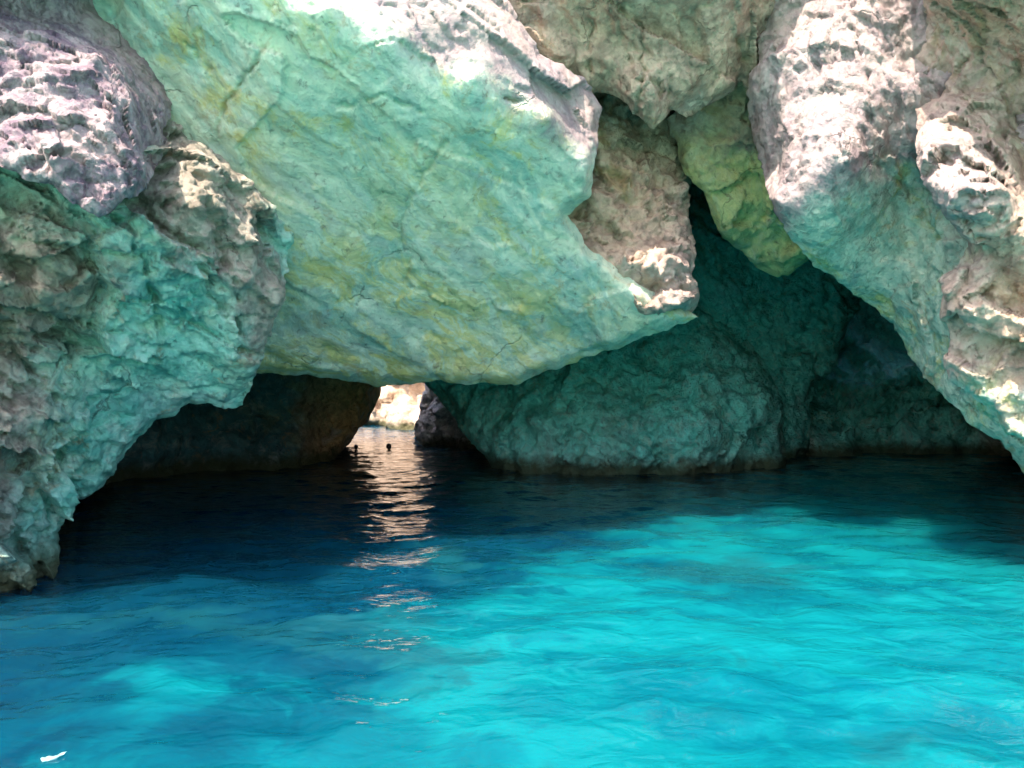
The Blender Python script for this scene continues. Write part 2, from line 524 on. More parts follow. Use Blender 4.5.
# ---- the great leaning slab across the middle
rock('rock_slab', 'huge smooth green and yellow slab leaning over the tunnel, pink along its upper rim', 'rock slab',
     [(-40, -210), (430, -210), (470, -60), (505, 0), (540, 55), (585, 78), (603, 108), (594, 165), (592, 196), (566, 214), (590, 250),
      (640, 285), (698, 316), (660, 331), (600, 354), (548, 371), (515, 384), (470, 383), (440, 379), (385, 386), (300, 377), (250, 373),
      (180, 330), (60, 120)],
     [(100, 0, 9.6, 1), (250, -60, 8.7, .9), (150, -130, 8.4, .8), (200, 60, 9.7, 1), (330, 4, 9.0, .7), (395, 42, 9.3, .6), (470, 78, 9.9, .6), (545, 118, 10.6, .6), (592, 168, 11.3, .6),
      (360, -40, 9.9, 0), (420, -10, 10.0, 0), (500, 0, 10.9, 0), (450, 40, 10.1, 0), (520, 60, 10.7, 0), (585, 85, 11.6, 0), (598, 130, 11.6, 0), (400, -200, 12.4, 0), (200, -200, 9.6, 0),
      (430, 160, 10.9, 1, .2), (350, 130, 10.4, 1), (500, 210, 11.7, 1), (570, 215, 12.0, .9), (640, 287, 12.7, .8), (697, 317, 13.2, .8), (250, 200, 10.9, 1, .35), (300, 260, 11.6, 1, .7),
      (420, 290, 12.5, 1, .9), (550, 300, 13.0, 1, .6), (255, 372, 13.0, 1, .8), (385, 385, 14.2, 1, 1), (515, 384, 14.4, 1, .7), (600, 354, 14.0, 1, .5), (60, 120, 9.8, 1), (-40, -200, 8.6, 1)],
     M_SLAB, 15.5, climb=0.0, step=2.6, seed=3, roll=0.25, roll_w=6, jag=4, lump=(0.20, 2.2), block=((0.12, 1.0), (0.12, 0.34), (0.12, 0.12)), ridge=(0.012, 0.6), bed=(0.06, 0.55), aniso=(0.4, 1, 1),
     rough_at=[(100, 0, 1), (300, 200, .7), (500, 300, .8), (360, -40, 2.6), (500, 30, 2.8), (590, 110, 2.8), (470, 90, 1.0), (560, 140, 1.0), (400, -200, 2.6), (592, 200, 1), (620, 290, 1), (250, 372, 1), (385, 380, .8), (515, 380, .8), (330, 20, 1.2), (395, 60, 1)],
     cracks=[([(262, 48), (240, 85), (222, 115), (216, 132)], 2.6, 0.08, 0.5), ([(186, 40), (200, 55), (208, 68)], 3.5, 0.12, 0.7),
             ([(445, 140), (425, 175), (408, 205), (402, 240), (420, 262)], 2.4, 0.06, 0.35), ([(405, 250), (410, 285), (440, 300)], 2.6, 0.06, 0.4),
             ([(340, 105), (380, 95), (425, 112)], 2.6, 0.08, 0.2), ([(505, 98), (522, 101)], 3.5, 0.12, 0.8), ([(280, 24), (292, 26)], 3, 0.1, 0.8), ([(310, 30), (318, 38)], 3, .1, .7)])

# ---- craggy block, upper left
rock('rock_crag', 'craggy pink sunlit rock block with a dark purple upper side beside the great smooth slab', 'rock crag',
     [(-260, -210), (70, -210), (88, 0), (120, 38), (158, 74), (172, 108), (165, 145), (150, 182), (138, 196), (100, 216), (80, 205), (60, 196),
      (30, 182), (0, 166), (-260, 90)],
     [(-250, -200, 8.0), (-250, 0, 7.6), (-240, 80, 7.4), (-60, -120, 7.8), (-40, -40, 7.6), (60, -200, 8.6), (30, -50, 7.85), (78, -40, 8.5), (88, 5, 9.5), (40, 5, 8.9), (0, 5, 8.5), (0, 40, 8.05), (45, 42, 8.3), (95, 62, 8.2), (100, 40, 9.1),
      (0, 100, 7.7), (60, 120, 7.75), (115, 105, 8.0), (155, 80, 9.7), (168, 120, 9.6), (135, 165, 8.0), (155, 160, 9.2), (100, 214, 7.5), (60, 190, 7.45), (0, 164, 7.35), (130, 50, 9.5)],
     M_PURPLE, 12, step=2.1, seed=11, jag=9, roll=0.06, roll_w=4, lump=(0.25, 1.2), block=((0.42, 0.5), (0.6, 0.22), (0.55, 0.1)), ridge=(0.03, 0.35), aniso=(0.8, 1, 1),
     rough_at=[(60, 150, 1.0), (0, 100, .9), (110, 110, .9), (100, 205, .9), (60, 60, .7), (40, 15, .45), (130, 45, .3), (160, 90, .3), (110, 60, .45), (90, -60, .4), (-200, 0, .9), (145, 165, .45)])

# ---- left buttress
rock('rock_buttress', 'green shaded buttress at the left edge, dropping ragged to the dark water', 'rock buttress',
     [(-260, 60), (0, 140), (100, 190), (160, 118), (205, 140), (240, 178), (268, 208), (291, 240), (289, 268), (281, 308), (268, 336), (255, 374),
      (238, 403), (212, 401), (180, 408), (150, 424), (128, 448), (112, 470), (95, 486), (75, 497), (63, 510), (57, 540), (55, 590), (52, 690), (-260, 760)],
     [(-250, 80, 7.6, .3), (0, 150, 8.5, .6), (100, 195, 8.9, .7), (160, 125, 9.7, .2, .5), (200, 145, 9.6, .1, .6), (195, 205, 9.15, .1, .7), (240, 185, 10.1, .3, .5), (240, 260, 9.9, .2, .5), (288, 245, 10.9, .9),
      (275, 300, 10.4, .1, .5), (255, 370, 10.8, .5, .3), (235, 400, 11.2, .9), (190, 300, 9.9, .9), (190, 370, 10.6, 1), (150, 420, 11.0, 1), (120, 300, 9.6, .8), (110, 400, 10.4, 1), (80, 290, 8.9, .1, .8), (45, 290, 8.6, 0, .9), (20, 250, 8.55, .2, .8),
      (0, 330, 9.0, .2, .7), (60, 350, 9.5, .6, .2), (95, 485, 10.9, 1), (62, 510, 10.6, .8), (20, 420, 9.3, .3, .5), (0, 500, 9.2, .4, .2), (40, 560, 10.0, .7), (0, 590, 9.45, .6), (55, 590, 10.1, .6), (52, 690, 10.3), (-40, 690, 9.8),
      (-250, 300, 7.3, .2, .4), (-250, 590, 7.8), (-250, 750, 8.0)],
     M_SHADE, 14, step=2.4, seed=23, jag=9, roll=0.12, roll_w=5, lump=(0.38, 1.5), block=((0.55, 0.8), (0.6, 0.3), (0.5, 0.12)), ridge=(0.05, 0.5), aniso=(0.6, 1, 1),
     rough_at=[(0, 150, 1), (200, 150, 1.4), (45, 290, 1.9), (20, 420, 1.6), (190, 380, .55), (110, 420, .6), (240, 270, 1.3), (50, 570, 1.6), (-250, 300, 1.4), (270, 340, .9)],
     cracks=[([(175, 120), (205, 200), (235, 300)], 4, 0.15, 0.1), ([(150, 215), (190, 250), (215, 300), (240, 330)], 4, 0.16, 0.2), ([(110, 215), (150, 290), (160, 340)], 5, 0.2, 0.0), ([(0, 340), (45, 380), (60, 470)], 4, 0.15, 0.1)])

# ---- grey cliff hanging at the top
rock('rock_cliff', 'tan grey cliff face hanging above the niche, its lower edge scalloped', 'cliff',
     [(400, -210), (820, -210), (800, 0), (765, 60), (748, 93), (738, 84), (716, 99), (686, 116), (668, 112), (655, 129), (632, 112), (619, 97),
      (600, 96), (575, 88), (525, 70), (480, 0), (440, -60)],
     [(420, -200, 12.6, 0, .8), (800, -200, 12.4, 0, .8), (620, -200, 11.0, 0, .8), (620, -70, 10.5, 0, .8), (540, -70, 11.0, 0, .8), (740, -70, 10.7, 0, .8), (530, 20, 12.0, 0, .6), (560, 70, 12.4, 0, .8), (610, 30, 12.0, 0, .9),
      (680, 20, 12.0, 0, .8), (750, 20, 12.2, 0, .7), (610, 92, 12.7, 0, .9), (655, 125, 12.5, 0, .9), (650, 90, 12.1, 0, .7), (690, 110, 13.0, 0, .9), (740, 80, 12.9, 0, .9), (790, 0, 12.7, 0, .8)],
     M_TAN, 13, step=2.5, seed=31, jag=8, roll=0.10, roll_w=5, lump=(0.3, 1.2), block=((0.35, 0.8), (0.4, 0.3), (0.4, 0.12)), ridge=(0.04, 0.5), aniso=(0.55, 1, 1),
     cracks=[([(640, 30), (645, 70), (638, 112)], 3, 0.18, 0.2), ([(672, 75), (668, 112)], 3, 0.15, 0.1), ([(590, 20), (588, 85)], 3, 0.15, 0.1), ([(610, 0), (625, 40), (660, 60)], 3, 0.1, 0.2), ([(735, 40), (745, 55)], 7, 0.15, 0.8)])

# ---- broken brown spur inside the niche
rock('rock_spur', 'broken brown rock spur in the niche, a bright sunlit patch on its foot', 'rock spur',
     [(540, 60), (790, 30), (790, 150), (712, 178), (690, 186), (686, 210), (692, 250), (697, 292), (690, 316), (640, 320), (560, 280), (540, 200)],
     [(540, 70, 14.0, 0, 1), (610, 100, 14.2, 0, 1), (680, 120, 15.2, .2, 1), (780, 40, 16.0, .2, .9), (780, 140, 16.6, .7, .6), (715, 160, 16.0, .4, .8), (610, 170, 13.6, 0, 1), (560, 210, 13.2, 0, .9), (640, 190, 13.8, 0, 1), (690, 190, 14.8, .3, .8),
      (655, 238, 13.6, 0, .7), (648, 266, 12.75, 0, .5), (672, 266, 12.7, 0, .4), (690, 282, 12.85, 0, .3), (696, 320, 13.5, 0, .3), (620, 290, 13.4, 0, .8)],
     M_TAN, 14, step=2.5, seed=41, jag=6, roll=0.3, roll_w=7, lump=(0.3, 1.0), block=((0.7, 0.6), (0.7, 0.28), (0.5, 0.12)), ridge=(0.05, 0.4))

# ---- yellow-green tongue hanging under the cliff
rock('rock_tongue', 'yellow green rock tongue hanging between the brown spur and the right buttress', 'rock tongue',
     [(668, 118), (720, 70), (800, 70), (830, 262), (810, 262), (792, 271), (775, 276), (748, 263), (727, 241), (712, 216), (704, 192), (684, 172)],
     [(670, 120, 14.4, .1, .9), (690, 150, 14.3, .5, .7), (750, 140, 14.0, .4, .7), (720, 80, 13.6, 0, 1), (790, 90, 13.6, .2, .9), (710, 195, 14.6, .9), (750, 220, 15.0, 1), (775, 274, 16.0, 1), (815, 255, 15.6, 1), (800, 190, 14.7, 1)],
     M_TONGUE, 14, step=2.6, seed=47, jag=6, roll=0.08, roll_w=4, lump=(0.2, 1.2), block=((0.45, 0.7), (0.4, 0.25), (.3, .12)), ridge=(0.03, 0.5), bed=(0.05, .6))

# ---- right buttress
rock('rock_buttress', 'buttress bright pink and sunlit on top, smooth turquoise beneath, arching down to the right', 'rock buttress',
     [(775, -210), (1100, -210), (1320, 120), (1320, 800), (1150, 720), (1120, 560), (1060, 500), (1024, 470), (1000, 442), (975, 430), (957, 408), (935, 386), (905, 350), (890, 322),
      (872, 305), (840, 281), (810, 261), (785, 228), (769, 200), (757, 150), (746, 98), (748, 80), (765, 30)],
     [(780, -200, 13.0, 0, .4), (1000, -200, 11.5), (770, 20, 12.3, 0, .3), (760, 80, 12.1, 0, .2), (752, 120, 12.9, 0, .1), (762, 170, 12.8), (800, 60, 11.5), (858, 40, 11.0), (866, 100, 10.75), (905, 60, 11.3), (903, 130, 11.2), (780, 130, 11.7), (776, 200, 11.2), (815, 182, 10.8, .2), (848, 160, 10.5, .3),
      (885, 155, 11.3, .5), (830, 100, 11.0), (925, 180, 11.7, .5), (905, 218, 12.2, .7), (920, 236, 12.2, .8), (800, 235, 11.7, .9), (845, 230, 11.6, 1), (870, 300, 13.2, 1), (900, 266, 12.4, 1), (905, 350, 13.4, 1), (945, 330, 12.0, .9), (970, 425, 12.0, 1), (1000, 400, 11.2, 1),
      (1024, 466, 11.8, 1), (1120, 560, 11.0, .8), (1150, 720, 10.6), (1300, 780, 9.5), (1300, 300, 8.5), (1300, 130, 8.6), (1060, 300, 9.8, .6), (1000, 250, 10.2, .6), (1060, 50, 10.2)],
     M_CRAG, 17, step=2.4, seed=53, jag=7, roll=0.10, roll_w=5, lump=(0.25, 1.6), block=((0.28, 0.8), (0.42, 0.28), (0.40, 0.12)), ridge=(0.03, 0.4), aniso=(0.55, 1, 1),
     rough_at=[(800, 40, .85), (860, 100, .85), (780, 180, .6), (850, 230, .45), (900, 320, .45), (920, 160, 1.0), (970, 420, .6), (1100, 300, 1), (1000, -100, 1.5), (1150, 600, 1)],
     cracks=[([(852, 30), (868, 75), (872, 120)], 3, 0.15, 0), ([(815, 60), (822, 105)], 3, 0.12, 0), ([(862, 130), (868, 160), (905, 185), (940, 240)], 4, 0.15, 0.0), ([(772, 45), (775, 80)], 3, 0.1, 0)])

# ---- wall at the far right
rock('rock_outcrop', 'weathered tan rock face at the right edge with one pale sunlit ledge', 'rock face',
     [(905, -210), (1320, -210), (1320, 640), (1150, 560), (1070, 480), (1024, 441), (981, 397), (951, 377), (946, 345), (945, 308), (942, 280), (960, 262), (968, 248),
      (955, 226), (935, 205), (921, 182), (917, 130), (912, 96), (918, 60), (928, 20), (920, -80)],
     [(920, -200, 10.2, 0, .8), (1300, -200, 7.5, 0, .8), (1000, -80, 8.15, .1, .8), (1100, -50, 7.8, .1, .8), (930, -60, 9.3, .1, .8), (930, 20, 11.0, .1, .7), (930, 90, 11.0, .2, .5), (985, 20, 10.1, .1, .8), (1020, 60, 10.1, .3, .7), (1024, 130, 10.3, .4, .6), (970, 110, 10.4, 0, .5), (918, 140, 10.0, 0, .3),
      (930, 185, 9.15, 0, .1), (975, 200, 8.75, 0, .1), (1000, 198, 8.8, .1, .4), (955, 150, 9.5, 0, .1), (1024, 180, 10.1, .3, .6), (1000, 245, 9.5, .2, .7), (965, 250, 9.9, .4, .4), (945, 300, 10.1, .2, .5), (975, 300, 9.6, .1, .6), (1020, 300, 9.5, .3, .8), (955, 370, 10.2, .3, .4),
      (985, 390, 10.0, .7, .2), (1024, 436, 9.9, .8, .2), (1024, 380, 9.6, .4, .7), (1150, 540, 9.2, .5, .4), (1300, 600, 8.4), (1300, 300, 8.0, .2, .8), (1100, 150, 9.2, .2, .8)],
     M_TAN, 16, step=2.4, seed=61, jag=7, roll=0.10, roll_w=5, lump=(0.28, 1.3), block=((0.55, 0.7), (0.55, 0.28), (0.45, 0.12)), ridge=(0.05, 0.45), bed=(0.05, .5),
     cracks=[([(985, 50), (1000, 90), (1024, 130)], 4, 0.15, 0.0), ([(960, 215), (985, 240), (1005, 260)], 3, 0.1, 0.2)])

# ---- inside the cave
rock('boulder', 'big rounded teal boulder at the back of the cave, meeting the water under the slab', 'boulder',
     [(420, 350), (470, 320), (600, 290), (690, 300), (735, 330), (766, 360), (782, 405), (786, 445), (783, 470), (780, 530), (505, 545), (496, 470), (486, 458),
      (470, 440), (455, 416), (440, 399), (424, 384)],
     [(430, 352, 25.0, .7), (600, 295, 24.5, .7), (700, 310, 24.2, .8), (560, 345, 23.2, .9), (650, 350, 22.6, .7), (745, 345, 24.0, .6), (440, 395, 25.4, .9), (500, 420, 22.9, .8), (580, 420, 21.6, .7), (680, 400, 21.5, .8), (760, 400, 22.8, .7), (784, 440, 24.2, .6),
      (492, 465, 22.6, .7), (560, 473, 21.5, .6), (640, 474, 21.3, .6), (690, 470, 21.6, .6), (780, 466, 23.5, .6), (600, 445, 21.0, .6), (700, 440, 20.9, .6), (780, 530, 24.2), (600, 540, 22.3), (510, 540, 23.0)],
     M_CAVE, 8, step=2.6, seed=71, jag=4, roll=0.7, roll_w=8, lump=(0.5, 2.6), block=((0.38, 1.6), (0.5, 0.7), (0.45, 0.3)), ridge=(0.06, 0.9), bed=(.12, 1.2),
     cracks=[([(595, 345), (640, 380), (628, 420)], 3, 0.25, 0), ([(640, 320), (645, 380), (640, 430)], 2.5, 0.3, 0), ([(700, 360), (690, 420), (700, 460)], 3, 0.3, 0), ([(520, 395), (570, 420), (625, 432)], 3, 0.2, 0)])
rock('rock_pillar', 'tall ribbed teal rock pillar between the rounded cave boulder and the dark recess', 'rock pillar',
     [(620, 90), (900, 120), (890, 290), (862, 302), (842, 322), (836, 350), (832, 374), (812, 382), (806, 400), (810, 440), (806, 462), (806, 530), (740, 530), (690, 400), (620, 300)],
     [(640, 100, 24.5, .3, .8), (880, 130, 25.5, .6), (690, 200, 24.0, .4, .7), (760, 220, 24.8, .9), (800, 280, 25.3, .9), (860, 290, 26.0, .9), (720, 300, 24.2, .8), (770, 330, 25.0, .6), (835, 350, 26.6, .7), (800, 380, 25.8, .8), (790, 440, 26.0, .8), (806, 460, 26.2, .8), (760, 460, 25.6, .8), (700, 400, 25.6, .8), (800, 530, 26.5)],
     M_CAVE, 9, step=2.6, seed=83, jag=5, roll=0.6, roll_w=7, lump=(0.55, 2.2), block=((0.6, 1.5), (0.55, 0.6), (0.5, 0.28)), ridge=(0.10, 0.9), aniso=(0.4, 1, 1),
     cracks=[([(782, 270), (788, 330), (780, 400)], 3, 0.4, 0), ([(740, 250), (752, 330), (770, 380)], 3, 0.3, 0), ([(820, 280), (826, 340)], 3, 0.3, 0)])
rock('cave_recess', 'dark layered rock filling the deep recess under the right buttress', 'cave recess',
     [(770, 200), (1120, 200), (1120, 560), (770, 560)],
     [(780, 210, 30, .9), (1110, 210, 29, .9), (868, 322, 35, .9), (892, 338, 35, .9), (845, 312, 33, .9), (850, 350, 32.5, .9), (832, 398, 31.6, .9), (875, 389, 31.6, .9), (925, 368, 31.6, .9), (834, 414, 28.8, .9), (878, 405, 28.8, .9), (932, 384, 28.8, .9),
      (842, 427, 29.8, .8), (890, 416, 29.8, .8), (948, 392, 29.8, .8), (844, 441, 27.6, .9), (895, 431, 27.6, .9), (955, 410, 27.6, .9), (830, 458, 27.2, .9), (960, 456, 28.5, .9), (1000, 440, 27), (1110, 440, 25), (780, 440, 27.6), (780, 550, 28), (1110, 550, 26)],
     M_CAVE, 5, step=3, seed=97, jag=3, roll=0.0, lump=(0.6, 2.6), block=((0.5, 2.0), (0.5, 0.8), (0.4, 0.35)), ridge=(0.10, 0.9),
     cracks=[([(828, 406), (870, 397), (912, 384), (938, 368)], 5, 1.6, 0), ([(838, 434), (890, 424), (952, 397)], 5, 1.5, 0), ([(836, 352), (860, 340), (900, 345), (915, 352)], 5, 1.5, 0), ([(868, 412), (905, 406)], 4, 1.0, 0)])
rock('tunnel_rock', 'dark rock side of the low tunnel with an orange glow coloured into its far edge', 'tunnel rock',
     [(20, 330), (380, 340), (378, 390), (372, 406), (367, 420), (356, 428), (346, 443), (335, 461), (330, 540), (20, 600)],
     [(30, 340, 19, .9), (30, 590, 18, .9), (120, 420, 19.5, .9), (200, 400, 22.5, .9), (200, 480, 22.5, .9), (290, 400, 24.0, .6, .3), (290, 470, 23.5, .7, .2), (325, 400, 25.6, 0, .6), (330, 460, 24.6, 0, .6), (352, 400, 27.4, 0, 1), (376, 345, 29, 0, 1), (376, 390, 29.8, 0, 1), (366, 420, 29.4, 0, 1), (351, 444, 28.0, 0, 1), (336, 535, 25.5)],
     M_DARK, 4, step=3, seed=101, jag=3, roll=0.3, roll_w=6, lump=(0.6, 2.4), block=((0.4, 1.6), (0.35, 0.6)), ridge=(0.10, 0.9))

# ---- beyond the tunnel
rock('sea_stack', 'grey shaded furrowed rock on the right side of the tunnel mouth', 'sea rock',
     [(424, 330), (560, 330), (560, 520), (424, 520), (423, 462), (421, 450), (416, 434), (414, 424), (420, 408), (424, 392)],
     [(430, 335, 33), (550, 335, 31), (424, 400, 32.5), (418, 430, 31.8), (424, 455, 31.0), (450, 420, 31), (470, 450, 30.0), (500, 440, 29.5), (550, 450, 29), (430, 515, 31), (550, 515, 29)],
     M_STACK, 5, step=1.6, seed=109, jag=3, roll=0.5, roll_w=5, lump=(0.5, 1.6), block=((0.7, 1.2), (0.7, 0.5), (0.5, 0.22)), ridge=(0.12, 0.7), aniso=(1, 1, 0.8))
rock('far_cliff', 'pale sunlit cliff seen far through the tunnel, beyond the two swimmers', 'cliff',
     [(240, 150), (560, 150), (560, 450), (405, 450), (382, 431), (300, 428), (240, 428)],
     [(240, 150, 55), (560, 150, 52), (400, 150, 53), (380, 380, 48), (420, 380, 47), (380, 405, 47), (420, 405, 46), (300, 420, 50), (380, 424, 47.5), (420, 430, 45), (550, 440, 43), (400, 450, 46)],
     M_FAR, 8, step=2.2, seed=113, jag=3, roll=0.5, roll_w=6, lump=(1.0, 3.0), block=((0.6, 2.6), (0.5, 0.9)), ridge=(0.15, 1.2), aniso=(0.8, 1, 1))
rock('boulder', 'pale pink sunlit boulder at the water at the foot of the far cliff', 'boulder',
     [(388, 410), (396, 406), (412, 405), (440, 408), (446, 425), (440, 452), (420, 458), (402, 452), (391, 434), (386, 424)],
     [(388, 412, 43.6), (412, 406, 44.0), (440, 408, 44), (400, 420, 42.5), (420, 420, 42.2), (388, 428, 43.0), (405, 433, 42.6), (420, 435, 42.2), (440, 430, 42), (420, 456, 42.6)],
     M_FAR, 2.5, step=1.5, seed=127, jag=1.5, roll=0.5, roll_w=4, lump=(0.3, 1.6), block=((0.4, 1.2), (0.35, 0.4)), ridge=(0.08, 0.7))

# ------------------------------------------------------------------ water
def wave_height(x, y):
    p = np.stack([x, y, np.zeros_like(x)], -1)
    w = p + 0.5 * np.stack([fbm(p * 0.45, 2, 201), fbm(p * 0.45 + 7, 2, 202), np.zeros_like(x)], -1)
    h = 0.075 * fbm(w * np.array([0.85, 1.0, 1]), 3, 210, 0.45)
    h += 0.032 * fbm(w * np.array([1.9, 2.2, 1]) + 31, 3, 220, 0.5)
    return h * 1.0

def water_material():
    mat = bpy.data.materials.new('sea_water')
    N = Nodes(mat)
    pos = N.n('ShaderNodeNewGeometry').outputs['Position']
    sp = N.n('ShaderNodeSeparateXYZ')
    N.l(pos, sp.inputs[0])
    X, Y = sp.outputs[0], sp.outputs[1]
    # what lies below bends and swims with the surface: warp the look-up by a wave-like field
    w1 = N.n('ShaderNodeTexNoise', noise_dimensions='3D')
    w1.inputs['Scale'].default_value = 1.1
    w1.inputs['Detail'].default_value = 4
    w1.inputs['Distortion'].default_value = 1.2
    N.l(pos, w1.inputs['Vector'])
    sub = N.n('ShaderNodeVectorMath', operation='SUBTRACT')
    N.l(w1.outputs['Color'], sub.inputs[0])
    sub.inputs[1].default_value = (0.5, 0.5, 0.5)
    sc = N.n('ShaderNodeVectorMath', operation='SCALE')
    N.l(sub.outputs[0], sc.inputs[0])
    sc.inputs['Scale'].default_value = 1.5
    ad = N.n('ShaderNodeVectorMath', operation='ADD')
    N.l(pos, ad.inputs[0])
    N.l(sc.outputs[0], ad.inputs[1])
    wp = ad.outputs[0]
    patch = N.noise(wp, 0.33, 4, 0.5, 0.3, (4, 2, 0))
    swim = N.noise(wp, 0.85, 3, 0.5, 0.9, (9, 1, 0), (0.8, 1.1, 1))
    bed = N.noise(wp, 0.42, 3, 0.5, 0.2, (14.3, 5.2, 0))
    # shelf: pale sand to the right and near, deep blue to the left and, with painted shade, into the cave
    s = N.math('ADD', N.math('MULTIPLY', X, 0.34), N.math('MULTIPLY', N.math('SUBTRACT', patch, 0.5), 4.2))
    s = N.math('ADD', s, N.math('MULTIPLY', N.math('SUBTRACT', 8.5, Y), 0.22))  # colour darkens towards the cave to hide the edge of the cast shadow
    shelf_shade = N.ramp(s, -0.95, 0.75)
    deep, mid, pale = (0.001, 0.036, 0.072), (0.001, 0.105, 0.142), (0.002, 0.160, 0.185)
    col = N.mix(shelf_shade, deep, mid)
    col = N.mix(N.math('MULTIPLY', N.ramp(N.math('ADD', swim, N.math('MULTIPLY', shelf_shade, 0.12)), 0.44, 0.74), N.ramp(s, -0.9, 0.5)), col, pale)
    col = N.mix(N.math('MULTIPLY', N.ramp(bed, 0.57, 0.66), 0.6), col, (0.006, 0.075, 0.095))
    near = N.n('ShaderNodeMapRange', interpolation_type='SMOOTHSTEP')
    N.l(N.math('ADD', Y, N.math('MULTIPLY', N.math('SUBTRACT', patch, 0.5), 3.0)), near.inputs[0])
    near.inputs[1].default_value, near.inputs[2].default_value = 3.6, -1.0
    bounce_water = N.mix(N.ramp(swim, 0.4, 0.7), (0.16, 0.50, 0.40), (0.30, 0.62, 0.50))  # unseen pale water around and behind the camera, added to bounce light onto rock
    col = N.mix(near.outputs[0], col, bounce_water)
    rip = N.noise(pos, 2.6, 2.5, 0.45, 0.6, (0, 0, 0), (0.9, 1.25, 1))
    rip2 = N.noise(pos, 8.0, 3, 0.5, 0.4, (4, 4, 0), (0.9, 1.25, 1))
    hb = N.math('ADD', rip, N.math('MULTIPLY', rip2, 0.20))
    bp = N.n('ShaderNodeBump')
    bp.inputs['Strength'].default_value = 0.6
    bp.inputs['Distance'].default_value = 0.06
    N.l(hb, bp.inputs['Height'])
    bs = N.n('ShaderNodeBsdfPrincipled')
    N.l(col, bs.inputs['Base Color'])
    bs.inputs['Roughness'].default_value = 0.04
    bs.inputs['IOR'].default_value = 1.333
    bs.inputs['Subsurface Weight'].default_value = 1.0
    bs.inputs['Subsurface Radius'].default_value = (0.3, 1.0, 1.2)
    bs.inputs['Subsurface Scale'].default_value = 7.0
    N.l(bp.outputs[0], bs.inputs['Normal'])
    out = N.n('ShaderNodeOutputMaterial')
    N.l(bs.outputs[0], out.inputs[0])
    return mat

def build_water():
    def axis(lo, hi, st, far_lo, far_hi):
        a = np.arange(lo, hi + 1e-6, st)
        left = [lo - 2 ** k * st for k in range(1, 60) if lo - 2 ** k * st > far_lo] + [far_lo]
        right = [hi + 2 ** k * st for k in range(1, 60) if hi + 2 ** k * st < far_hi] + [far_hi]
        return np.concatenate([left[::-1], a, right])
    xs = axis(-18, 18, 0.11, -600, 600)
    ys = axis(0.0, 46, 0.11, -600, 200)
    X, Y = np.meshgrid(xs, ys)
    x, y = X.ravel(), Y.ravel()
    fade = np.clip((20 - np.abs(x)) / 4, 0, 1) * np.clip((y + 3) / 3, 0, 1) * np.clip((50 - y) / 6, 0, 1)
    z = wave_height(x, y) * fade
    nx, ny = len(xs), len(ys)
    V = np.stack([x, y, z], -1)
    i = (np.arange(ny - 1)[:, None] * nx + np.arange(nx - 1)[None]).ravel()
    Fq = np.stack([i, i + 1, i + nx + 1, i + nx], -1).tolist()
    # sides and bottom: a body of water, not a sheet
    per = list(range(nx)) + [r * nx + nx - 1 for r in range(1, ny)] + [(ny - 1) * nx + c for c in range(nx - 2, -1, -1)] + [r * nx for r in range(ny - 2, 0, -1)]
    B = V[per].copy()
    B[:, 2] = -12
    n0 = len(V)
    V = np.vstack([V, B])
    m = len(per)
    for k in range(m):
        j = (k + 1) % m
        Fq.append([per[j], per[k], n0 + k, n0 + j])
    Fq.append([n0 + k for k in range(m)][::-1])
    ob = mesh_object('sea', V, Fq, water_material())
    ob['kind'] = 'structure'
    return ob
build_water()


# ------------------------------------------------------------------ swimmers
M_SKIN = plain_material('skin', (0.36, 0.20, 0.13), 0.5, 0.1, 40)
M_HAIR = plain_material('wet_hair', (0.022, 0.014, 0.010), 0.35, 0.4, 60)
M_HAIR2 = plain_material('brown_wet_hair', (0.050, 0.022, 0.012), 0.35, 0.4, 60)

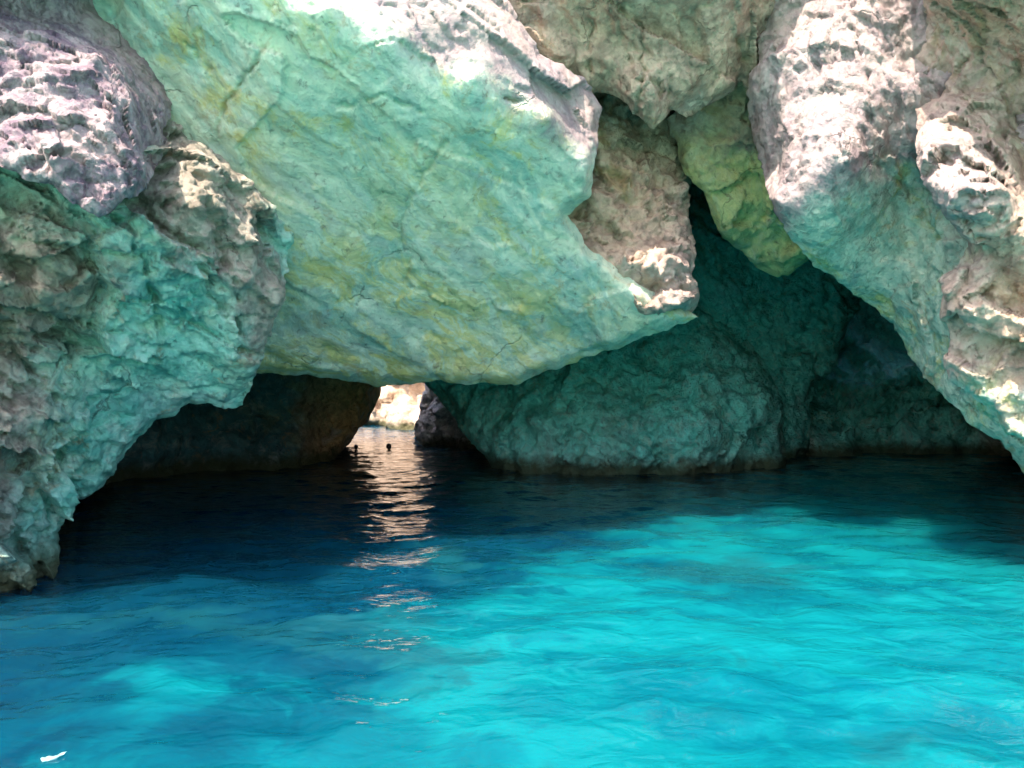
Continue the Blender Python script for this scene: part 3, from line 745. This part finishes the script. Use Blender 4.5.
def swimmer(loc, turn, scale, hair_mat, label):
    J = [((0, 0, -0.62), .13), ((0, 0.02, -0.40), .145), ((0, 0.02, -0.18), .15), ((0, 0.01, -0.06), .075), ((0, 0.0, 0.0), .056),          # pelvis .. neck
         ((0, -0.012, 0.06), .066), ((0, -0.008, 0.13), .080), ((0, 0.008, 0.20), .072),                                                      # jaw, cheeks, crown
         ((0, -0.094, 0.105), .014),                                                                                                           # nose
         ((0.19, 0.02, -0.20), .055), ((0.36, -0.14, -0.36), .042), ((0.46, -0.34, -0.38), .030), ((0.48, -0.45, -0.38), .022),
         ((-0.19, 0.02, -0.20), .055), ((-0.36, -0.14, -0.36), .042), ((-0.46, -0.34, -0.38), .030), ((-0.48, -0.45, -0.38), .022),
         ((0.10, -0.02, -0.95), .075), ((0.12, 0.10, -1.30), .050), ((-0.10, -0.08, -0.92), .075), ((-0.12, 0.08, -1.28), .050),
         ((0.083, 0.01, 0.11), .016), ((-0.083, 0.01, 0.11), .016)]
    Eg = [(0, 1), (1, 2), (2, 3), (3, 4), (4, 5), (5, 6), (6, 7), (6, 8), (2, 9), (9, 10), (10, 11), (11, 12), (2, 13), (13, 14), (14, 15), (15, 16), (0, 17), (17, 18), (0, 19), (19, 20), (6, 21), (6, 22)]
    me = bpy.data.meshes.new('person')
    me.from_pydata([j[0] for j in J], Eg, [])
    ob = bpy.data.objects.new('person', me)
    COL.objects.link(ob)
    sk = ob.modifiers.new('skin', 'SKIN')
    sk.use_smooth_shade = True
    lay = me.skin_vertices[0].data
    for k, j in enumerate(J):
        lay[k].radius = (j[1], j[1])
    lay[0].use_root = True
    ob.modifiers.new('sub', 'SUBSURF').render_levels = 2
    me.materials.append(M_SKIN)
    ob.location, ob.rotation_euler, ob.scale = loc, (0, 0, turn), (scale,) * 3
    tag(ob, label, 'person', 'people swimming in the tunnel')
    # hair: a cap over crown, back and sides, open at the face
    V, Fh, nu, nv = [], [], 20, 12
    for i in range(nv + 1):
        th = math.pi * 0.74 * i / nv
        for k in range(nu):
            ph = 2 * math.pi * k / nu
            front = max(0.0, -math.sin(ph))
            a = th * (1 - 0.52 * front ** 1.5)
            rr = 1 + 0.03 * math.sin(9 * ph + 3 * i)
            V.append((0.092 * rr * math.sin(a) * math.cos(ph), 0.012 + 0.104 * rr * math.sin(a) * math.sin(ph), 0.135 + 0.118 * math.cos(a)))
    for i in range(nv):
        for k in range(nu):
            Fh.append((i * nu + k, (i + 1) * nu + k, (i + 1) * nu + (k + 1) % nu, i * nu + (k + 1) % nu))
    h = mesh_object('hair', np.array(V), Fh, hair_mat)
    so = h.modifiers.new('thick', 'SOLIDIFY')
    so.thickness = 0.012
    h.parent = ob
    return ob

def on_water(px, py):
    d = F_PX * CAM_H / (py - CY)
    return world(px, py, d)
p1, p2 = on_water(356, 449.5), on_water(389, 450)
swimmer((p1[0], p1[1], -0.02), math.radians(200), 0.82, M_HAIR, 'swimmer seen as a small dark head, the one nearer the orange tunnel rock')
swimmer((p2[0], p2[1], 0.0), math.radians(120), 0.95, M_HAIR2, 'swimmer with larger brown haired head, in front of the pale far boulder')

# ------------------------------------------------------------------ white scrap on the water
def fleck():  # small pale shape on the water surface, its kind left open
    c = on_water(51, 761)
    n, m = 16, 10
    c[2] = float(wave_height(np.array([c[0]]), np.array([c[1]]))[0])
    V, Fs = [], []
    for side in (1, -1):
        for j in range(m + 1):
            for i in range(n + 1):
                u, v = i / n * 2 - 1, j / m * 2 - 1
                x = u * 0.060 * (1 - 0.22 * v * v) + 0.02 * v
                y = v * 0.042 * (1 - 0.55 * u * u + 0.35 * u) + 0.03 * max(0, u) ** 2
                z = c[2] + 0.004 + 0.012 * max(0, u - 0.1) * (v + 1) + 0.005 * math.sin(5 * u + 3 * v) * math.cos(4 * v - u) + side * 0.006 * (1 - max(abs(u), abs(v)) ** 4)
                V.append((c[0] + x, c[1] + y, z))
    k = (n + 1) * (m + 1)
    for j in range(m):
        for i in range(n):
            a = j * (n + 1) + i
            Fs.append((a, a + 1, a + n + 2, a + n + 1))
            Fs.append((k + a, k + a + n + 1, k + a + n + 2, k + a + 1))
    ob = mesh_object('white_fleck', np.array(V), Fs, plain_material('fleck_white', (0.22, 0.40, 0.40), 0.4, 0.6, 40, 0.35), None, True, c)
    tag(ob, 'small white scrap on the turquoise water at the bottom left', 'fleck')
fleck()

# ------------------------------------------------------------------ light and camera
SUN_EL, SUN_AZ = math.radians(56), math.radians(30)      # azimuth: from straight behind the camera towards its left
to_sun = Vector((-math.sin(SUN_AZ) * math.cos(SUN_EL), -math.cos(SUN_AZ) * math.cos(SUN_EL), math.sin(SUN_EL)))
ld = bpy.data.lights.new('sun', 'SUN')
ld.energy, ld.angle, ld.color = 3.0, math.radians(0.5), (1.0, 0.90, 0.77)
sun = bpy.data.objects.new('sun', ld)
sun.rotation_euler = to_sun.to_track_quat('Z', 'Y').to_euler()
COL.objects.link(sun)

w = bpy.data.worlds.new('World')
scene.world = w
w.use_nodes = True
wt = w.node_tree
wt.nodes.clear()
sky = wt.nodes.new('ShaderNodeTexSky')
sky.sky_type = 'NISHITA'
sky.sun_disc = False
sky.sun_elevation = SUN_EL
sky.sun_rotation = math.atan2(to_sun.x, to_sun.y)
sky.air_density, sky.dust_density, sky.ozone_density = 1.0, 3.0, 1.0
bg = wt.nodes.new('ShaderNodeBackground')
bg.inputs['Strength'].default_value = 0.15
wo = wt.nodes.new('ShaderNodeOutputWorld')
wt.links.new(sky.outputs[0], bg.inputs[0])
wt.links.new(bg.outputs[0], wo.inputs[0])

cd = bpy.data.cameras.new('camera')
cd.sensor_width = 36.0
cd.lens = 36.0 * F_PX / 1024.0
cd.clip_start, cd.clip_end = 0.1, 3000
cam = bpy.data.objects.new('camera', cd)
cam.location = CAM
cam.rotation_euler = (math.radians(90), 0, 0)
COL.objects.link(cam)
scene.camera = cam

scene.view_settings.view_transform = 'Standard'
scene.view_settings.look = 'None'
scene.view_settings.gamma = 1.0
scene.view_settings.exposure = 1.85
cy = scene.cycles
cy.use_denoising = True
cy.max_bounces = 10
cy.diffuse_bounces = 6
cy.glossy_bounces = 4
cy.caustics_reflective = False
cy.sample_clamp_indirect = 8.0
